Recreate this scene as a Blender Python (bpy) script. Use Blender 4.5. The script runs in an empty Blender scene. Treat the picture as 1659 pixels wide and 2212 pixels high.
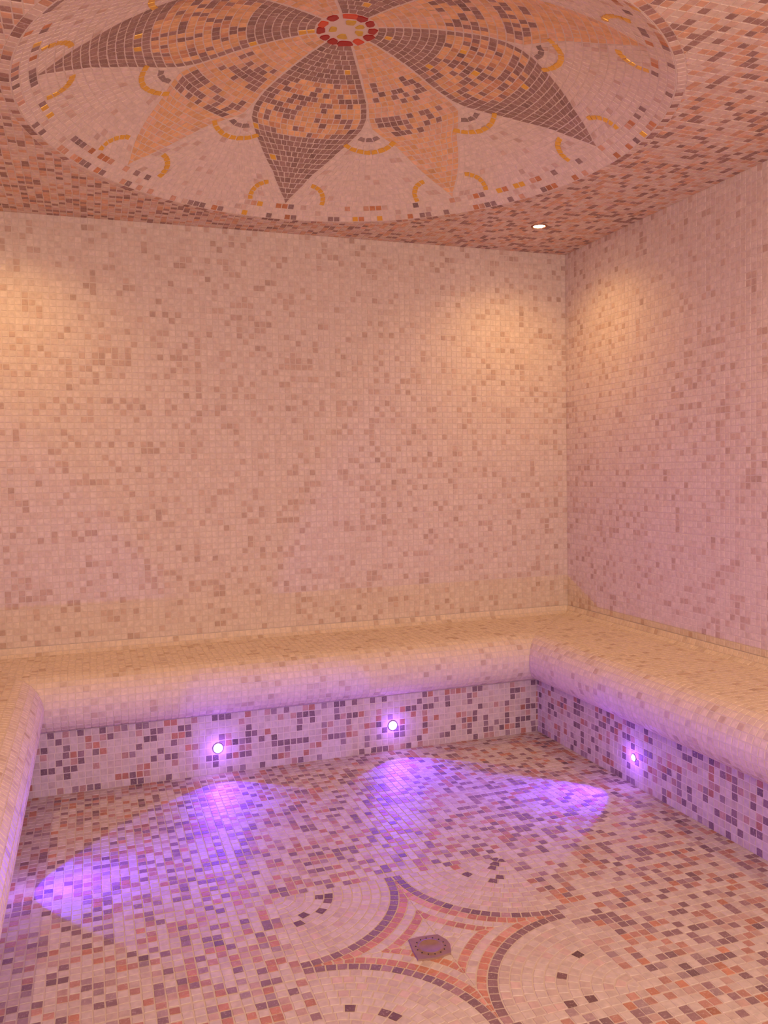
import bpy, math, random
import numpy as np
from mathutils import Vector

random.seed(7)
rng = np.random.default_rng(11)
scene = bpy.context.scene
COL = scene.collection
R = math.radians

# ---------------------------------------------------------------- camera
F_PX, YAW, PITCH, ROLL = 1818.617, 0.3343767, -0.0470253, -0.017933
CAM = Vector((-2.27896, -3.72739, 1.17902))
fw = Vector((math.sin(YAW) * math.cos(PITCH), math.cos(YAW) * math.cos(PITCH), math.sin(PITCH)))
rt = Vector((math.cos(YAW), -math.sin(YAW), 0))
up = rt.cross(fw)
c_, s_ = math.cos(ROLL), math.sin(ROLL)
rt, up = c_ * rt + s_ * up, -s_ * rt + c_ * up
cd = bpy.data.cameras.new('camera')
cam = bpy.data.objects.new('camera', cd)
COL.objects.link(cam)
cd.sensor_fit = 'VERTICAL'; cd.sensor_height = 24.0; cd.sensor_width = 18.0
cd.lens = F_PX * 24.0 / 2212.0
cd.clip_start = 0.02
from mathutils import Matrix
cam.matrix_world = Matrix(((rt.x, up.x, -fw.x, CAM.x), (rt.y, up.y, -fw.y, CAM.y), (rt.z, up.z, -fw.z, CAM.z), (0, 0, 0, 1)))
scene.camera = cam

# ---------------------------------------------------------------- world, exposure, large lights
scene.view_settings.view_transform = 'Standard'
scene.view_settings.look = 'None'
scene.view_settings.gamma = 1.0
scene.view_settings.use_curve_mapping = False
scene.view_settings.exposure = 0.0
w = bpy.data.worlds.new('world'); scene.world = w
w.use_nodes = True
w.node_tree.nodes['Background'].inputs[0].default_value = (1.0, 0.62, 0.55, 1)
w.node_tree.nodes['Background'].inputs[1].default_value = 0.02

WARM = (1.0, 0.60, 0.20)
DOWN_POWER = 14.5
PURPLE = (0.05, 0.012, 1.0)
SPOT_POWER = 8.5
CORE_POWER = 24.0
SPILL_POWER = 0.42
FILL_COL = (1.0, 0.78, 0.69)
FILL_POWER = 52.0

W, D, H = 2.966, 4.2, 2.25          # room: x from -W to 0, y from -D to 0
P = 0.0262                          # tile pitch

al = bpy.data.lights.new('front_fill_light', 'AREA')  # ambient fill added behind the camera; the front wall has no doorway
al.shape = 'RECTANGLE'; al.size = 2.1; al.size_y = 1.8
al.energy = FILL_POWER; al.color = FILL_COL
alo = bpy.data.objects.new('front_fill_light', al); COL.objects.link(alo)
alo.location = (-1.483, -4.10, 1.12)
alo.rotation_euler = (R(78), 0, 0)

# ---------------------------------------------------------------- helpers
def lin(r, g, b):
    f = lambda v: (v / 255 / 12.92) if v <= 10 else ((v / 255 + 0.055) / 1.055) ** 2.4
    return (f(r), f(g), f(b))

def link(name, data, parent=None):
    o = bpy.data.objects.new(name, data)
    COL.objects.link(o)
    if parent: o.parent = parent
    return o

def thing(name, label, cat, loc=(0, 0, 0), group=None):
    o = link(name, None)
    o.location = loc; o['label'] = label; o['category'] = cat
    o.empty_display_size = 0.1
    if group: o['group'] = group
    return o

def nodes(name):
    m = bpy.data.materials.new(name); m.use_nodes = True
    nt = m.node_tree
    return m, nt, nt.nodes['Principled BSDF']

def mat_tile():
    m, nt, b = nodes('tumbled_marble_mosaic')
    at = nt.nodes.new('ShaderNodeAttribute'); at.attribute_name = 'tint'
    tc = nt.nodes.new('ShaderNodeTexCoord')
    n1 = nt.nodes.new('ShaderNodeTexNoise'); n1.inputs['Scale'].default_value = 190; n1.inputs['Detail'].default_value = 2
    nt.links.new(tc.outputs['Object'], n1.inputs['Vector'])
    r1 = nt.nodes.new('ShaderNodeMapRange')
    r1.inputs['From Min'].default_value = 0.58; r1.inputs['From Max'].default_value = 0.70
    r1.inputs['To Min'].default_value = 0; r1.inputs['To Max'].default_value = 0.42
    nt.links.new(n1.outputs['Fac'], r1.inputs['Value'])
    mx = nt.nodes.new('ShaderNodeMix'); mx.data_type = 'RGBA'
    nt.links.new(r1.outputs[0], mx.inputs['Factor'])
    nt.links.new(at.outputs['Color'], mx.inputs['A'])
    mx.inputs['B'].default_value = (*lin(216, 198, 184), 1)
    n2 = nt.nodes.new('ShaderNodeTexNoise'); n2.inputs['Scale'].default_value = 60; n2.inputs['Detail'].default_value = 1
    nt.links.new(tc.outputs['Object'], n2.inputs['Vector'])
    r2 = nt.nodes.new('ShaderNodeMapRange')
    r2.inputs['From Min'].default_value = 0.3; r2.inputs['From Max'].default_value = 0.7
    r2.inputs['To Min'].default_value = 0.90; r2.inputs['To Max'].default_value = 1.07
    nt.links.new(n2.outputs['Fac'], r2.inputs['Value'])
    ml = nt.nodes.new('ShaderNodeVectorMath'); ml.operation = 'SCALE'
    nt.links.new(mx.outputs['Result'], ml.inputs[0]); nt.links.new(r2.outputs[0], ml.inputs['Scale'])
    nt.links.new(ml.outputs[0], b.inputs['Base Color'])
    b.inputs['Roughness'].default_value = 0.55
    b.inputs['Specular IOR Level'].default_value = 0.3
    return m

def mat_noise(name, c1, c2, rough, scale=40, metal=0.0, bump=0.2):
    m, nt, b = nodes(name)
    tc = nt.nodes.new('ShaderNodeTexCoord')
    n = nt.nodes.new('ShaderNodeTexNoise'); n.inputs['Scale'].default_value = scale; n.inputs['Detail'].default_value = 5
    nt.links.new(tc.outputs['Object'], n.inputs['Vector'])
    mx = nt.nodes.new('ShaderNodeMix'); mx.data_type = 'RGBA'
    mx.inputs['A'].default_value = (*c1, 1); mx.inputs['B'].default_value = (*c2, 1)
    nt.links.new(n.outputs['Fac'], mx.inputs['Factor']); nt.links.new(mx.outputs['Result'], b.inputs['Base Color'])
    b.inputs['Roughness'].default_value = rough; b.inputs['Metallic'].default_value = metal
    if bump <= 0: return m
    bp = nt.nodes.new('ShaderNodeBump'); bp.inputs['Strength'].default_value = bump; bp.inputs['Distance'].default_value = 0.001
    nt.links.new(n.outputs['Fac'], bp.inputs['Height']); nt.links.new(bp.outputs[0], b.inputs['Normal'])
    return m

def mat_emit(name, color, strength):
    m, nt, b = nodes(name)
    b.inputs['Base Color'].default_value = (0.8, 0.8, 0.8, 1)
    b.inputs['Emission Color'].default_value = (*color, 1)
    b.inputs['Emission Strength'].default_value = strength
    return m

M_TILE = mat_tile()
M_GROUT = mat_noise('cream_grout', lin(222, 204, 188), lin(230, 214, 199), 0.8, 90, 0, 0)
M_GROUT_FLOOR = mat_noise('floor_grout', lin(211, 193, 180), lin(219, 202, 188), 0.8, 90, 0, 0)
M_GOLD = mat_noise('gold_glass_tessera', lin(232, 176, 56), lin(248, 208, 104), 0.28, 220, 0.5, 0.9)
M_RED = mat_noise('red_glass_stone', lin(150, 26, 30), lin(186, 44, 40), 0.25, 70)
M_REDOR = mat_noise('orange_red_glass_stone', lin(214, 70, 40), lin(228, 96, 60), 0.25, 70)
M_YEL = mat_noise('amber_glass_stone', lin(204, 164, 50), lin(222, 186, 80), 0.3, 70)
M_METAL = mat_noise('brushed_steel', lin(150, 140, 138), lin(176, 168, 165), 0.4, 160, 0.8)
M_RIM = mat_noise('copper_rim', lin(150, 96, 70), lin(176, 120, 92), 0.4, 90, 0.7)
M_DRAIN = mat_noise('worn_drain_metal', lin(132, 98, 82), lin(172, 136, 120), 0.6, 55, 0.1)
M_DARK = mat_noise('dark_hole', lin(24, 18, 18), lin(34, 26, 26), 0.9, 30)
M_WARM = mat_emit('halogen_bulb', (1.0, 0.74, 0.42), 60)
M_LED = mat_emit('violet_led_lens', (0.62, 0.40, 1.0), 40)

class Mosaic:
    """Collects slightly raised tiles and grout faces for ONE mesh."""
    def __init__(self):
        self.v = []; self.f = []; self.c = []; self.m = []; self.sm = []
    def grout(self, pts):
        i = len(self.v); self.v.extend([tuple(p) for p in pts])
        self.f.append(tuple(range(i, i + len(pts)))); self.c.append((.7, .6, .5)); self.m.append(0)
    def tile(self, pts, nrm, col, t=0.0012, mat=1, gap=0.0018):
        pts = [np.asarray(p, float) for p in pts]; nrm = np.asarray(nrm, float)
        n = len(pts); c = sum(pts) / n
        # winding
        a = np.zeros(3)
        for k in range(n): a += np.cross(pts[k] - c, pts[(k + 1) % n] - c)
        if a @ nrm < 0: pts = pts[::-1]
        i = len(self.v)
        low = []; top = []
        for p in pts:
            d = c - p; L = np.linalg.norm(d)
            if L < gap * 1.6: return
            q = p + d / L * gap * 1.4
            low.append(q); top.append(q + d / L * 0.0007 + nrm * t)
        self.v.extend(map(tuple, low)); self.v.extend(map(tuple, top))
        for k in range(n):
            k2 = (k + 1) % n
            self.f.append((i + k, i + k2, i + n + k2, i + n + k)); self.c.append(col); self.m.append(mat)
        self.f.append(tuple(i + n + k for k in range(n))); self.c.append(col); self.m.append(mat)
    def box(self, a, b):
        (x0, y0, z0), (x1, y1, z1) = a, b
        q = [(x0, y0, z0), (x1, y0, z0), (x1, y1, z0), (x0, y1, z0), (x0, y0, z1), (x1, y0, z1), (x1, y1, z1), (x0, y1, z1)]
        for f in ((0, 3, 2, 1), (4, 5, 6, 7), (0, 1, 5, 4), (1, 2, 6, 5), (2, 3, 7, 6), (3, 0, 4, 7)):
            self.grout([q[k] for k in f])
    def build(self, name, parent=None, mats=None, origin=(0, 0, 0)):
        me = bpy.data.meshes.new(name)
        o3 = np.array(origin)
        me.from_pydata([tuple(np.array(v) - o3) for v in self.v] if any(origin) else self.v, [], self.f)
        for m in (mats or [M_GROUT, M_TILE]): me.materials.append(m)
        me.polygons.foreach_set('material_index', self.m)
        a = me.attributes.new('tint', 'FLOAT_COLOR', 'FACE')
        buf = np.ones((len(self.c), 4), np.float32); buf[:, :3] = np.array(self.c)
        a.data.foreach_set('color', buf.ravel())
        me.update()
        return link(name, me, parent)

def struct(o): o['kind'] = 'structure'; return o

# palettes -------------------------------------------------------------
def vary(c, s=0.05):
    k = 1 + random.gauss(0, s)
    return tuple(max(0, min(0.95, x * k)) for x in lin(*c))
def pick(tbl):
    r = random.random() * sum(t[0] for t in tbl)
    for wt, c in tbl:
        r -= wt
        if r <= 0: return c
    return tbl[-1][1]
CREAM = [(4, (215, 198, 185)), (3, (210, 192, 178)), (2, (205, 184, 170))]
BLOT = rng.random((64, 64))
def blot(u, v, sc):
    x, y = u / sc + 17.3, v / sc + 9.1
    i, j = int(math.floor(x)), int(math.floor(y)); fx, fy = x - i, y - j
    g = lambda a, b: BLOT[a % 64, b % 64]
    return (g(i, j) * (1 - fx) + g(i + 1, j) * fx) * (1 - fy) + (g(i, j + 1) * (1 - fx) + g(i + 1, j + 1) * fx) * fy
def col_wall(u, v):
    b = blot(u, v, 0.09) * 0.5 + blot(u, v, 0.3) * 0.5
    r = random.random()
    if r < 0.04 * (0.3 + 1.6 * b): return vary((204, 176, 158), .04)
    if r < 0.10 + 0.26 * (b - 0.3): return vary((214, 187, 169), .025)
    if r < 0.45: return vary((226, 205, 189), .02)
    return vary((232, 214, 199), .02)
def col_seat(u, v):
    r = random.random()
    if r < 0.05: return vary((210, 184, 162), .05)
    if r < 0.16: return vary((222, 200, 179), .03)
    return vary((234, 214, 192), .02)
def col_floor(u, v):
    r = random.random()
    if r < 0.16: return vary((152, 122, 122), .12)
    if r < 0.21: return vary((176, 150, 148), .08)
    if r < 0.27: return vary((196, 138, 110), .09)
    if r < 0.38: return vary((192, 144, 126), .07)
    if r < 0.48: return vary((198, 166, 152), .04)
    return vary(pick(CREAM), .02)
def col_riser(u, v):
    r = random.random()
    if r < 0.17: return vary((140, 112, 116), .12)
    if r < 0.22: return vary((162, 136, 138), .08)
    if r < 0.28: return vary((190, 130, 108), .08)
    if r < 0.37: return vary((194, 152, 138), .06)
    return vary(pick(CREAM), .025)
def col_ceil(u, v):
    r = random.random()
    if r < 0.20: return vary((166, 132, 120), .09)
    if r < 0.42: return vary((218, 170, 138), .06)
    if r < 0.62: return vary((218, 184, 164), .04)
    return vary((224, 200, 182), .03)
def col_dome_bg():
    r = random.random()
    if r < 0.07: return vary((216, 188, 170), .05)
    return vary((232, 212, 196), .02)

def jit(p, s=0.0007):
    return p + rng.normal(0, s, 3)

def grid_surface(m, fn, nrm, u0, u1, v0, v1, colf, skip=None, clip=None, pitch=P):
    """Regular tile grid on a plane: fn(u, v) -> 3-D point."""
    nu = max(1, round((u1 - u0) / pitch)); nv = max(1, round((v1 - v0) / pitch))
    du, dv = (u1 - u0) / nu, (v1 - v0) / nv
    for j in range(nv):
        off = random.gauss(0, 0.0008)
        for i in range(nu):
            a, b = u0 + i * du, v0 + j * dv
            if skip and skip(a + du / 2, b + dv / 2): continue
            q = [(a, b), (a + du, b), (a + du, b + dv), (a, b + dv)]
            q = [(x + random.gauss(0, .0006), y + random.gauss(0, .0006) + off) for x, y in q]
            if clip:
                q = clip(q)
                if not q or len(q) < 3: continue
            m.tile([fn(x, y) for x, y in q], nrm, colf(a, b))

def halfclip(q, n, d):
    """keep the side n.p >= d"""
    out = []
    for k in range(len(q)):
        a, b = q[k], q[(k + 1) % len(q)]
        da, db = a[0] * n[0] + a[1] * n[1] - d, b[0] * n[0] + b[1] * n[1] - d
        if da >= 0: out.append(a)
        if (da >= 0) != (db >= 0):
            t = da / (da - db); out.append((a[0] + t * (b[0] - a[0]), a[1] + t * (b[1] - a[1])))
    if len(out) < 3: return None
    ar = 0
    for k in range(len(out)):
        a, b = out[k], out[(k + 1) % len(out)]; ar += a[0] * b[1] - a[1] * b[0]
    return out if abs(ar) / 2 > 1.2e-5 else None

# lamps in the risers and the ceiling (positions first: tiles leave room for them)
RA = 0.4095                                    # riser distance from the wall
LEDS = [  # name place, position on the riser face, outward normal, half cone
    ((-1.838, -RA, 0.103), (0, -1, 0), 49, 1.0, 1.6, 'glowing violet spotlight in the back bench riser, the nearer one to the left bench'),
    ((-1.105, -RA, 0.108), (0, -1, 0), 49, 1.0, 1.6, 'glowing violet spotlight in the back bench riser, the nearer one to the corner'),
    ((-RA, -1.122, 0.106), (-1, 0, 0), 40, 1.8, 1.1, 'small violet spotlight in the right bench riser'),
    ((-W + RA, -1.18, 0.104), (1, 0, 0), 53, 1.2, 1.6, 'violet spotlight low in the left bench riser, hidden behind its rounded edge'),
]
DOWN = [(x, y) for y in (-0.405, -1.93, -3.35) for x in (-0.377, -2.589)]

# ---------------------------------------------------------------- walls
TOPC = 0.487                                   # where the bench cove meets the walls
m = Mosaic(); m.box((-W - .1, 0, -.1), (0.1, .1, H + .05))
grid_surface(m, lambda u, v: np.array((u, 0, v)), (0, -1, 0), -W, 0, TOPC, H, col_wall)
struct(m.build('wall_back'))
m = Mosaic(); m.box((0, -D - .1, -.1), (.1, 0, H + .05))
grid_surface(m, lambda u, v: np.array((0, u, v)), (-1, 0, 0), -D, 0, TOPC, H, col_wall)
struct(m.build('wall_right'))
m = Mosaic(); m.box((-W - .1, -D - .1, -.1), (-W, 0, H + .05))
grid_surface(m, lambda u, v: np.array((-W, u, v)), (1, 0, 0), -D, 0, TOPC, H, col_wall)
struct(m.build('wall_left'))
m = Mosaic(); m.box((-W, -D - .1, -.1), (0, -D, H + .05))
grid_surface(m, lambda u, v: np.array((u, -D, v)), (0, 1, 0), -W, 0, 0, H, col_wall)
struct(m.build('wall_front'))

# ---------------------------------------------------------------- ceiling with the dome opening
DX, DY, DR, DH = -1.4829, -1.1651, 0.966, 0.305
DRS = (DR * DR + DH * DH) / (2 * DH)
m = Mosaic()
NS = 144
ci = [(DX + DR * math.cos(2 * math.pi * k / NS), DY + DR * math.sin(2 * math.pi * k / NS)) for k in range(NS)]
def to_rect(x, y):
    dx, dy = x - DX, y - DY
    t = min([((0.1 if dx > 0 else -W - .1) - DX) / dx if abs(dx) > 1e-9 else 1e9,
             ((0.1 if dy > 0 else -D - .1) - DY) / dy if abs(dy) > 1e-9 else 1e9])
    return DX + dx * t, DY + dy * t
ro = [to_rect(*p) for p in ci]
for k in range(NS):
    k2 = (k + 1) % NS
    for z in (H, H + .04):
        pts = [(*ci[k], z), (*ro[k], z), (*ro[k2], z), (*ci[k2], z)]
        m.grout(pts if z > H else pts[::-1])
def cei_clip(q):
    cx = sum(a for a, _ in q) / len(q) - DX; cy = sum(b for _, b in q) / len(q) - DY
    r = math.hypot(cx, cy)
    if r > 1.06: return q
    if r < 0.96: return None
    n = (cx / r, cy / r)
    return halfclip(q, n, 0.9935 + n[0] * DX + n[1] * DY)
def near_down(x, y):
    return any(math.hypot(x - a, y - b) < 0.034 for a, b in DOWN)
grid_surface(m, lambda u, v: np.array((u, v, H)), (0, 0, -1), -W, 0, -D, 0, col_ceil, skip=near_down, clip=cei_clip)
nring = round(2 * math.pi * 0.981 / P)
for k in range(nring):                          # one ring of tiles along the rim
    a0, a1 = 2 * math.pi * k / nring, 2 * math.pi * (k + 1) / nring
    q = [np.array((DX + r * math.cos(a), DY + r * math.sin(a), H)) for r, a in ((.968, a0), (.994, a0), (.994, a1), (.968, a1))]
    m.tile(q, (0, 0, -1), vary((164, 128, 118), .1) if random.random() < .24 else vary(pick([(3, (222, 198, 182)), (1, (208, 160, 130))])))
struct(m.build('ceiling'))

# ---------------------------------------------------------------- mosaic dome
S_EDGE = DRS * math.asin(DR / DRS)
def dome(s, ang):
    t = s / DRS; a = math.radians(ang)
    rho = DRS * math.sin(t)
    return np.array((DX + rho * math.cos(a), DY + rho * math.sin(a), H + DH - DRS + DRS * math.cos(t)))
def dome_n(s, ang):
    t = s / DRS; a = math.radians(ang)
    return -np.array((math.sin(t) * math.cos(a), math.sin(t) * math.sin(a), math.cos(t)))
dm = thing('mosaic_dome', 'large shallow ceiling dome covered in a cream mosaic with an eight petalled flower', 'dome', (DX, DY, H))
ORG = (DX, DY, H)
A_S = [0.0, 0.10, 0.20, 0.42, 0.50, 0.55, 0.60, 0.675, 0.79, 0.947]
A_H = [26.5, 26.5, 26.5, 26.8, 25.4, 23.0, 19.2, 13.5, 6.4, 0.0]
B_S = [0.0, 0.42, 0.50, 0.55, 0.66, 0.70, 0.814, 0.945]
B_H = [18.3, 18.3, 19.2, 18.9, 11.2, 9.6, 5.4, 0.0]
hA = lambda s: float(np.interp(s, A_S, A_H)); hB = lambda s: float(np.interp(s, B_S, B_H))
ROW0, NROW = 0.098, 35
DS = (S_EDGE - ROW0) / NROW
BROWN = (164, 134, 122); DORANGE = (234, 186, 134); DSALM = (234, 190, 154)
def col_A(s, fr, edge):
    gold = random.random()
    tip = 0.615 - 0.05 * abs(fr - .5) * 2
    if s < 0.31 or s > tip:
        return 'gold' if gold < 0.014 else vary(BROWN, .09)
    if edge: return vary(BROWN, .1)
    r = random.random()
    if r < 0.012: return 'gold'
    if r < 0.33: return vary((158, 126, 116), .1)
    if r < 0.80: return vary(DORANGE, .07)
    return vary((214, 160, 122), .07)
def col_B(s, fr, edge):
    band = (0.32 < s < 0.445) or (0.50 < s < 0.61)
    if band and not edge and 0.1 < fr < .9:
        if random.random() < 0.52: return vary((160, 128, 118), .1)
    return vary(DORANGE if random.random() < .55 else DSALM, .06)
def dome_row(mo, base, s0, s1, hl0, hr0, hl1, hr1, colf, gapedge=True):
    """one row of tiles between angles (left/right at s0 and s1)"""
    sm = (s0 + s1) / 2; t = sm / DRS
    rho = DRS * math.sin(t)
    wmid = math.radians(((hr0 - hl0) + (hr1 - hl1)) / 2) * rho
    if wmid < 0.006: return
    n = max(1, round(wmid / 0.0242))
    cuts = [k / n for k in range(n + 1)]
    if n > 3:
        cuts = [0] + [c + random.gauss(0, .06 / n) for c in cuts[1:-1]] + [1]
    e = math.degrees(0.0026 / rho) if gapedge else 0
    for k in range(n):
        f0, f1 = cuts[k], cuts[k + 1]
        lo = lambda f: base + hl0 + e + (hr0 - hl0 - 2 * e) * f
        hi = lambda f: base + hl1 + e + (hr1 - hl1 - 2 * e) * f
        if hr0 - hl0 < 2 * e or hr1 - hl1 < 2 * e:
            hi = lambda f: base + (hl1 + hr1) / 2
        c = colf(sm, (f0 + f1) / 2, k == 0 or k == n - 1)
        mat = 1
        if c == 'gold': c, mat = (1, 1, 1), 2
        pts = [dome(s0, lo(f0)), dome(s0, lo(f1)), dome(s1, hi(f1)), dome(s1, hi(f0))]
        if np.linalg.norm(pts[2] - pts[3]) < 1e-4: pts = pts[:3]
        mo.tile([jit(q, .0004) for q in pts], dome_n(sm, base + (hl0 + hr0) / 2), c, mat=mat, gap=0.0018)
GM = [M_GROUT, M_TILE, M_GOLD]
bg = Mosaic()
sh = [(DRS * math.asin(DR / DRS)) * k / 24 for k in range(25)]      # grout shell, two skins
for off in (0.0, 0.05):
    for k in range(24):
        for a in range(96):
            a0, a1 = a * 3.75, (a + 1) * 3.75
            q = [dome(sh[k], a0), dome(sh[k], a1), dome(sh[k + 1], a1), dome(sh[k + 1], a0)]
            if k == 0: q = q[1:]
            q = [p - dome_n(sh[k], a0) * off + np.array((0, 0, 0.0)) for p in q]
            bg.grout(q if off else q[::-1])
for k in range(8):
    ang = 45.0 * k
    pm = Mosaic(); isA = k % 2 == 0
    for r in range(NROW - 3):
        s0, s1 = ROW0 + r * DS, ROW0 + (r + 1) * DS
        h = hA if isA else hB
        dome_row(pm, ang, s0, s1, -h(s0), h(s0), -h(s1), h(s1), col_A if isA else col_B)
    o = pm.build('petal', dm, GM, ORG)
    o['label'] = 'mauve brown edged petal' if isA else 'orange petal with two brown bands'
# background between the petals, then the rim rows
for k in range(8):
    a = 45.0 * k
    h1, h2 = (hA, hB) if k % 2 == 0 else (hB, hA)
    for r in range(NROW - 3):
        s0, s1 = ROW0 + r * DS, ROW0 + (r + 1) * DS
        g = [h1(s0), 45 - h2(s0), h1(s1), 45 - h2(s1)]
        if g[3] - g[2] < 0.7: continue
        dome_row(bg, a, s0, s1, g[0], g[1], g[2], g[3], lambda s, f, e: col_dome_bg(), False)
for r in range(NROW - 3, NROW):
    s0, s1 = ROW0 + r * DS, ROW0 + (r + 1) * DS
    n = round(2 * math.pi * DRS * math.sin((s0 + s1) / 2 / DRS) / 0.0262)
    run = 0
    for k in range(n):
        a0, a1 = 360 * k / n, 360 * (k + 1) / n
        c = col_dome_bg(); mat = 1
        if r != NROW - 2:
            x = random.random()
            if x < 0.17: c = vary((156, 130, 124), .12)
            elif x < 0.24: c = vary((206, 140, 96), .1)
            elif x < 0.34: c = vary((214, 166, 136), .06)
            elif x < 0.37: c, mat = (1, 1, 1), 2
        bg.tile([dome(s0, a0), dome(s0, a1), dome(s1, a1), dome(s1, a0)], dome_n(s0, a0), c, mat=mat, gap=0.0019)
bg.build('dome_shell', dm, GM, ORG)
# flower eye: glass stones between cream seams
ey = Mosaic()
def stone(mo, s, ang, ls, la, mat, t=0.003, jag=0.12):
    q = []
    for k in range(8):
        p = 2 * math.pi * (k + .5) / 8
        cx = math.copysign(abs(math.cos(p)) ** .6, math.cos(p)) * (1 + random.gauss(0, jag))
        cy = math.copysign(abs(math.sin(p)) ** .6, math.sin(p)) * (1 + random.gauss(0, jag))
        ss = s + ls / 2 * cx
        q.append(dome(ss, ang + math.degrees(la / 2 * cy / (DRS * math.sin(s / DRS)))))
    mo.tile(q, dome_n(s, ang), (1, 1, 1), t=t, mat=mat, gap=0.0005)
for ang, la, mt in [(78, .044, 1), (107, .030, 1), (131, .024, 1), (162, .032, 1), (-170, .034, 2), (-138, .030, 1), (-100, .046, 2),
                    (-71, .036, 1), (-44, .032, 1), (-11, .030, 1), (15, .034, 1), (46, .028, 2)]:
    stone(ey, 0.081, ang, 0.031, la * 1.12, mt)
for ang, la in [(92, .024), (167, .022), (-90, .026), (8, .020), (-38, .014)]:
    stone(ey, 0.043, ang, 0.029, la * 1.25, 3)
ey.build('flower_eye', dm, [M_GROUT, M_RED, M_REDOR, M_YEL], ORG)
# gold and grey arcs round the petal tips and in the notches
def surf(base, lat, s):                       # lateral metres, arc metres
    return s, base + math.degrees(lat / (DRS * math.sin(s / DRS)))
def arc(base, lc, sc, rad, a0, a1, n, mat, col=(1, 1, 1), name='gold_arc'):
    mo = Mosaic()
    for k in range(n):
        p0, p1 = a0 + (a1 - a0) * k / n, a0 + (a1 - a0) * (k + 1) / n
        q = []
        for rr, pp in ((rad - .0115, p0), (rad + .0115, p0), (rad + .0115, p1), (rad - .0115, p1)):
            s, g = surf(base, lc + rr * math.cos(R(pp)), sc + rr * math.sin(R(pp)))
            q.append(jit(dome(s, g), .0006))
        c = col if mat == 2 else vary(col, .08)
        mo.tile(q, dome_n(sc, base), c, t=0.0028, mat=mat, gap=0.0020)
    o = mo.build(name, dm, GM, ORG)
for k in range(8):
    b = 45.0 * k
    for sg in (1, -1):                         # arcs flanking each tip (angles measured with s outward = +)
        if sg == 1: arc(b, 0.068, 0.928, 0.083, -78, 12, 6, 2)
        else: arc(b, -0.068, 0.928, 0.083, -102, -192, 6, 2)
    nb = b + (24.7 if k % 2 == 0 else 20.3)
    arc(nb, 0, 0.545, 0.128, 40, 140, 8, 2)
    arc(nb, 0, 0.545, 0.064, 52, 128, 3, 1, (158, 136, 128), 'grey_arc')

# ---------------------------------------------------------------- floor with its rosette
FX, FY = -1.487, -1.812
HS = 13.5 * P
m = Mosaic(); m.box((-W - .1, -D - .1, -.1), (.1, .1, 0.0))
xs0 = FX + HS; nL = math.ceil((FX - HS + W - 0.30) / P); nR = math.ceil((0 - 0.30 - xs0) / P)
nT = math.ceil((-0.30 - (FY + HS)) / P); nB = math.ceil((FY - HS + D) / P)
def in_ros(x, y): return abs(x - FX) < HS - .002 and abs(y - FY) < HS - .002
def floor_clip(q):
    for n, d in (((1, 0), -W + RA), ((-1, 0), RA), ((0, -1), RA), ((0, 1), -D)):
        q = halfclip(q, n, d)
        if not q: return None
    return q
grid_surface(m, lambda u, v: np.array((u, v, 0.0)), (0, 0, 1), FX - HS - nL * P, FX + HS + nR * P, FY - HS - nB * P, FY + HS + nT * P,
             col_floor, skip=in_ros, clip=floor_clip)
struct(m.build('floor', None, [M_GROUT_FLOOR, M_TILE]))

# rosette: four quarter fans round a concave star
ros = thing('floor_rosette', 'square floor mosaic of four cream fans around an orange edged concave star', 'floor mosaic', (FX, FY, 0))
RO = (FX, FY, 0)
def rel(x, y): return np.array((FX + x, FY + y, 0.0))
DRC = (-0.036, -0.026)
for sx, sy in ((1, 1), (-1, 1), (-1, -1), (1, -1)):
    fan = Mosaic(); star = Mosaic()
    ox, oy = sx * 0.3537, sy * 0.3537
    def polar_row(mo, r0, r1, colf, pitch=P, clipaxes=True):
        rm = (r0 + r1) / 2
        n = max(3, round(rm * math.pi / 2 / pitch)) if rm > .03 else 2
        for k in range(-3, n + 3):
            t0, t1 = (k / n) * 90, ((k + 1) / n) * 90
            q = []
            for rr, tt in ((r0, t0), (r1, t0), (r1, t1), (r0, t1)):
                q.append((sx * (0.3537 - rr * math.cos(R(tt))), sy * (0.3537 - rr * math.sin(R(tt)))))
            for nn, dd in (((sx, 0), 0.0006), ((0, sy), 0.0006), ((-sx, 0), -0.3537), ((0, -sy), -0.3537)):
                q = halfclip(q, nn, dd)
                if not q: break
            if not q: continue
            cx, cy = sum(a for a, _ in q) / len(q), sum(b for _, b in q) / len(q)
            c = colf(rm, (t0 + t1) / 2)
            mo.tile([rel(*p) for p in q], (0, 0, 1), c, gap=0.0018)
    br = lambda r, t: vary((146, 114, 114), .12) if random.random() < .88 else vary((176, 140, 138), .08)
    orr = lambda r, t: vary((198, 136, 108), .08) if random.random() < .72 else vary((214, 160, 138), .07)
    cr = lambda r, t: vary((216, 188, 176), .03) if random.random() < .13 else vary(pick(CREAM), .02)
    def dots(r, t):
        x = random.random()
        if x < 0.34: return vary((124, 94, 92), .12)
        if x < 0.46: return vary((204, 132, 90), .1)
        return cr(r, t)
    def core(r, t):
        return vary((126, 96, 94), .1) if random.random() < .07 else cr(r, t)
    brown_in = 0.3280
    edges = [brown_in - P * k for k in range(0, 13)]
    for k in range(12):
        r1, r0 = edges[k], max(0.004, edges[k + 1])
        if r1 < 0.02: break
        polar_row(fan, r0, r1, dots if abs((r0 + r1) / 2 - (0.158 if sy > 0 else 0.185)) < P * .5 else (core if (r0 + r1) / 2 < .15 else cr))
    polar_row(fan, 0.328, 0.3535, br)
    o = fan.build('mosaic_fan', ros, None, RO)
    polar_row(star, 0.3535, 0.379, orr)
    polar_row(star, 0.379, 0.405, cr)
    polar_row(star, 0.405, 0.431, orr)
    polar_row(star, 0.431, 0.458, cr)
    polar_row(star, 0.458, 0.484, cr)
    polar_row(star, 0.484, 0.505, cr)
    star.build('star_quarter', ros, None, RO)

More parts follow.
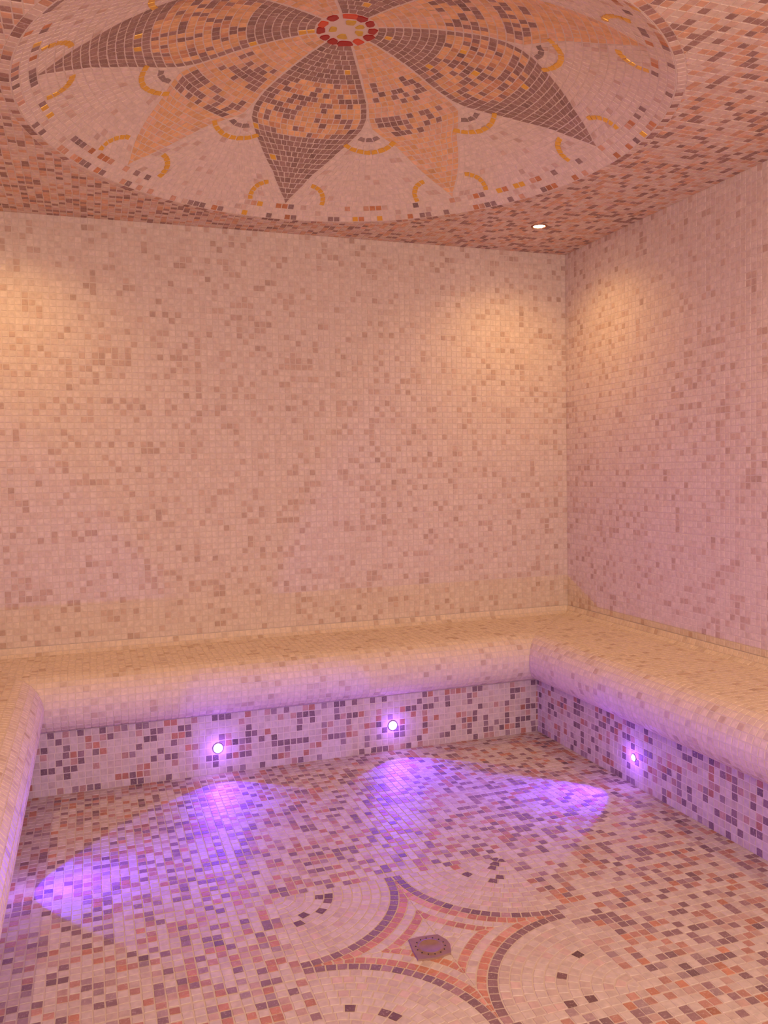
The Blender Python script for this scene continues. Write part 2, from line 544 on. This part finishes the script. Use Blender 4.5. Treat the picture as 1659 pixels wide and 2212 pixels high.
# ---------------------------------------------------------------- bench
bench = thing('tiled_bench', 'long built in bench of cream mosaic with rounded front edge round three walls', 'bench', (-W / 2, -0.2, 0))
BO = (-W / 2, -0.2, 0)
def arcp(cx, cz, rx, rz, a0, a1, n):
    return [(cx + rx * math.cos(R(a0 + (a1 - a0) * k / n)), cz + rz * math.sin(R(a0 + (a1 - a0) * k / n))) for k in range(n + 1)]
seat_prof = [(0.0024, TOPC)] + arcp(0.0394, 0.487, 0.037, 0.037, 180, 270, 6)[1:] + [(0.38, 0.450)]
nose_prof = [(0.38, 0.450)] + arcp(0.396, 0.345, 0.106, 0.105, 88, -82, 22) + [(0.4095, 0.240)]
riser_prof = [(RA, 0.238), (RA, 0.0)]
def resample(pr, pitch=P):
    L = [0]
    for a, b in zip(pr, pr[1:]): L.append(L[-1] + math.hypot(b[0] - a[0], b[1] - a[1]))
    n = max(1, round(L[-1] / pitch))
    t = [L[-1] * k / n for k in range(n + 1)]
    return list(zip(np.interp(t, L, [p[0] for p in pr]), np.interp(t, L, [p[1] for p in pr])))
BEND = 3.45
SIDES = {
    'back': (lambda u, a, z: np.array((u, -a, z)), lambda a: -W + a, lambda a: -a, lambda na, nz: (0, -na, nz)),
    'right': (lambda u, a, z: np.array((-a, u, z)), lambda a: -BEND, lambda a: -a, lambda na, nz: (-na, 0, nz)),
    'left': (lambda u, a, z: np.array((-W + a, u, z)), lambda a: -BEND, lambda a: -a, lambda na, nz: (na, 0, nz)),
}
def strip(m, side, prof, colf, skip=None):
    pt, uL, uR, nf = SIDES[side]
    pr = resample(prof)
    for (a0, z0), (a1, z1) in zip(pr, pr[1:]):
        da, dz = a1 - a0, z1 - z0
        L = math.hypot(da, dz); na, nz = -dz / L, da / L
        nrm = nf(na, nz)
        m.grout([pt(uL(a0), a0, z0), pt(uR(a0), a0, z0), pt(uR(a1), a1, z1), pt(uL(a1), a1, z1)])
        lo, hi = min(uL(a0), uL(a1)), max(uR(a0), uR(a1))
        sh_ = random.gauss(0, .001)
        u = math.floor(lo / P) * P
        while u < hi:
            q = []
            for (uu, k) in ((u, 0), (u + P, 0), (u + P, 1), (u, 1)):
                a, z = ((a0, z0), (a1, z1))[k]
                uu = min(max(uu + sh_ + random.gauss(0, .0005), uL(a)), uR(a))
                q.append((uu, a, z))
            w0, w1 = q[1][0] - q[0][0], q[2][0] - q[3][0]
            if w0 + w1 > 0.012:
                if w0 < 1e-3: q = [q[0], q[2], q[3]]
                elif w1 < 1e-3: q = [q[0], q[1], q[2]]
                pts = [pt(*x) for x in q]
                if not (skip and skip(sum(pts) / len(pts))):
                    m.tile(pts, nrm, colf(u, z0))
            u += P
def near_led(p):
    return any(np.linalg.norm(p - np.array(l[0])) < 0.014 * l[4] for l in LEDS)
sm_ = Mosaic()
for sd in SIDES: strip(sm_, sd, seat_prof, col_seat)
sm_.build('seat', bench, None, BO)
for sd in SIDES:
    mo = Mosaic(); strip(mo, sd, nose_prof, col_seat); 
    if sd != 'back':                            # end cap
        pt = SIDES[sd][0]
        ring = [(0.0024, 0)] + seat_prof + nose_prof[1:] + riser_prof
        mo.grout([pt(-BEND, a, z) for a, z in ring])
    mo.build('rounded_edge', bench, None, BO)
for sd in SIDES:
    mo = Mosaic(); strip(mo, sd, riser_prof, col_riser, near_led); mo.build('riser', bench, None, BO)

# ---------------------------------------------------------------- small parts: lathed lamps and the drain
def lathe(name, prof, mat, parent, n=40, closed=False):
    """prof: list of (radius, z) about local z"""
    vs, fs = [], []
    for k in range(n):
        a = 2 * math.pi * k / n
        for r, z in prof: vs.append((r * math.cos(a), r * math.sin(a), z))
    L = len(prof)
    for k in range(n):
        k2 = (k + 1) % n
        for j in range(L - 1):
            fs.append((k * L + j, k2 * L + j, k2 * L + j + 1, k * L + j + 1))
    me = bpy.data.meshes.new(name); me.from_pydata(vs, [], fs)
    import bmesh
    b = bmesh.new(); b.from_mesh(me); bmesh.ops.remove_doubles(b, verts=b.verts, dist=1e-6)
    bmesh.ops.recalc_face_normals(b, faces=b.faces); b.to_mesh(me); b.free()
    for p in me.polygons: p.use_smooth = True
    me.materials.append(mat)
    return link(name, me, parent)

def aim(o, n):
    o.rotation_euler = Vector(n).to_track_quat('Z', 'Y').to_euler()

for pos, n, half, pw, size, label in LEDS:
    t = thing('riser_spotlight', label, 'spotlight', pos, 'violet spotlights in the bench riser')
    aim(t, n)
    lathe('bezel', [(a * size, b) for a, b in ((0.0105, 0.0015), (0.0112, 0.0045), (0.0132, 0.0040), (0.0142, 0.0002), (0.0105, 0.0002))], M_METAL, t)
    lathe('lens', [(a * size, b) for a, b in ((0.0, 0.0070), (0.004, 0.0066), (0.008, 0.0052), (0.0108, 0.0025), (0.0, 0.0008))], M_LED, t)
    L = bpy.data.lights.new('led_beam', 'SPOT'); L.energy = SPOT_POWER * pw; L.color = PURPLE
    L.spot_size = R(2 * half); L.spot_blend = 0.10; L.shadow_soft_size = 0.004
    lo = link('led_beam', L, t); lo.location = (0, 0, 0.010); lo.rotation_euler = (R(180), 0, 0)
    L = bpy.data.lights.new('led_core_beam', 'SPOT'); L.energy = CORE_POWER * pw; L.color = (0.11, 0.02, 1.0)
    L.spot_size = R(86); L.spot_blend = 1.0; L.shadow_soft_size = 0.004
    lo = link('led_core_beam', L, t); lo.location = (0, 0, 0.010); lo.rotation_euler = (R(180), 0, 0)
    L2 = bpy.data.lights.new('led_spill', 'POINT'); L2.energy = SPILL_POWER; L2.color = (0.24, 0.08, 1.0); L2.shadow_soft_size = 0.012
    lo2 = link('led_spill', L2, t); lo2.location = (0, 0, 0.035)

dl_labels = ['bright recessed halogen downlight in the ceiling corner beside the dome', 'recessed halogen downlight in the ceiling above the left end of the back bench',
             'recessed halogen downlight in the ceiling above the middle of the right bench', 'recessed halogen downlight in the ceiling above the middle of the left bench',
             'recessed halogen downlight in the ceiling at the entrance end of the right bench', 'recessed halogen downlight in the ceiling at the entrance end of the left bench']
for (x, y), label in zip(DOWN, dl_labels):
    t = thing('ceiling_downlight', label, 'downlight', (x, y, H), 'recessed ceiling downlights')
    aim(t, (0, 0, -1))
    lathe('trim_ring', [(0.026, -0.0010), (0.027, 0.0030), (0.031, 0.0040), (0.0355, 0.0028), (0.0370, 0.0002), (0.026, 0.0002)], M_RIM, t)
    lathe('bulb', [(0.0, 0.0030), (0.014, 0.0028), (0.0245, 0.0012), (0.0255, 0.0003), (0.0, 0.0002)], M_WARM, t)
    L = bpy.data.lights.new('halogen_beam', 'SPOT'); L.energy = DOWN_POWER * (1.0 if y > -1 else 0.8 if y > -3 else 0.5); L.color = WARM
    L.spot_size = R(146); L.spot_blend = 1.0; L.shadow_soft_size = 0.025
    lo = link('halogen_beam', L, t); lo.location = (0, 0, 0.012); lo.rotation_euler = (R(180), 0, 0)

# drain: skewed steel plate, round dished cover, ring of holes
dr = thing('floor_drain', 'dark metal floor drain with a round dished cover set in the star centre', 'drain', (FX + DRC[0], FY + DRC[1], 0))
def plate():
    import bmesh
    b = bmesh.new()
    out = [(-.0377, .047), (-.010, .049), (.0385, .0425), (.0505, .012), (.051, -.007), (.037, -.044), (-.002, -.051), (-.048, -.0432), (-.044, .006)]
    t = 0.005
    lo = [b.verts.new((x * 1.04, y * 1.04, 0.0)) for x, y in out]
    hi = [b.verts.new((x, y, t)) for x, y in out]
    inn = []
    N = 36
    for k in range(N):
        a = 2 * math.pi * k / N
        inn.append(b.verts.new((0.031 * math.cos(a) + .002, 0.031 * math.sin(a), t)))
    for k in range(len(out)):
        k2 = (k + 1) % len(out); b.faces.new((lo[k], lo[k2], hi[k2], hi[k]))
    eds = [b.edges.get((hi[k], hi[(k + 1) % len(out)])) for k in range(len(out))]
    eds += [b.edges.new((inn[k], inn[(k + 1) % N])) for k in range(N)]
    bmesh.ops.triangle_fill(b, edges=eds, use_beauty=True)
    bmesh.ops.recalc_face_normals(b, faces=b.faces)
    me = bpy.data.meshes.new('drain_plate'); b.to_mesh(me); b.free()
    me.materials.append(M_DRAIN); return me
link('drain_plate', plate(), dr)
cv = lathe('drain_cover', [(0.0, 0.0040), (0.012, 0.0042), (0.022, 0.0048), (0.029, 0.0057), (0.0315, 0.0057), (0.0318, 0.0045)], M_DRAIN, dr)
cv.location = (.002, 0, 0)
for k in range(14):
    a = R(360 / 14 * k + 8)
    h = lathe('drain_hole', [(0.0, 0.0), (0.0019, 0.0), (0.0019, 0.0006), (0.0, 0.0006)], M_DARK, dr, 10)
    h.location = (0.002 + 0.0365 * math.cos(a), 0.0365 * math.sin(a), 0.0048)
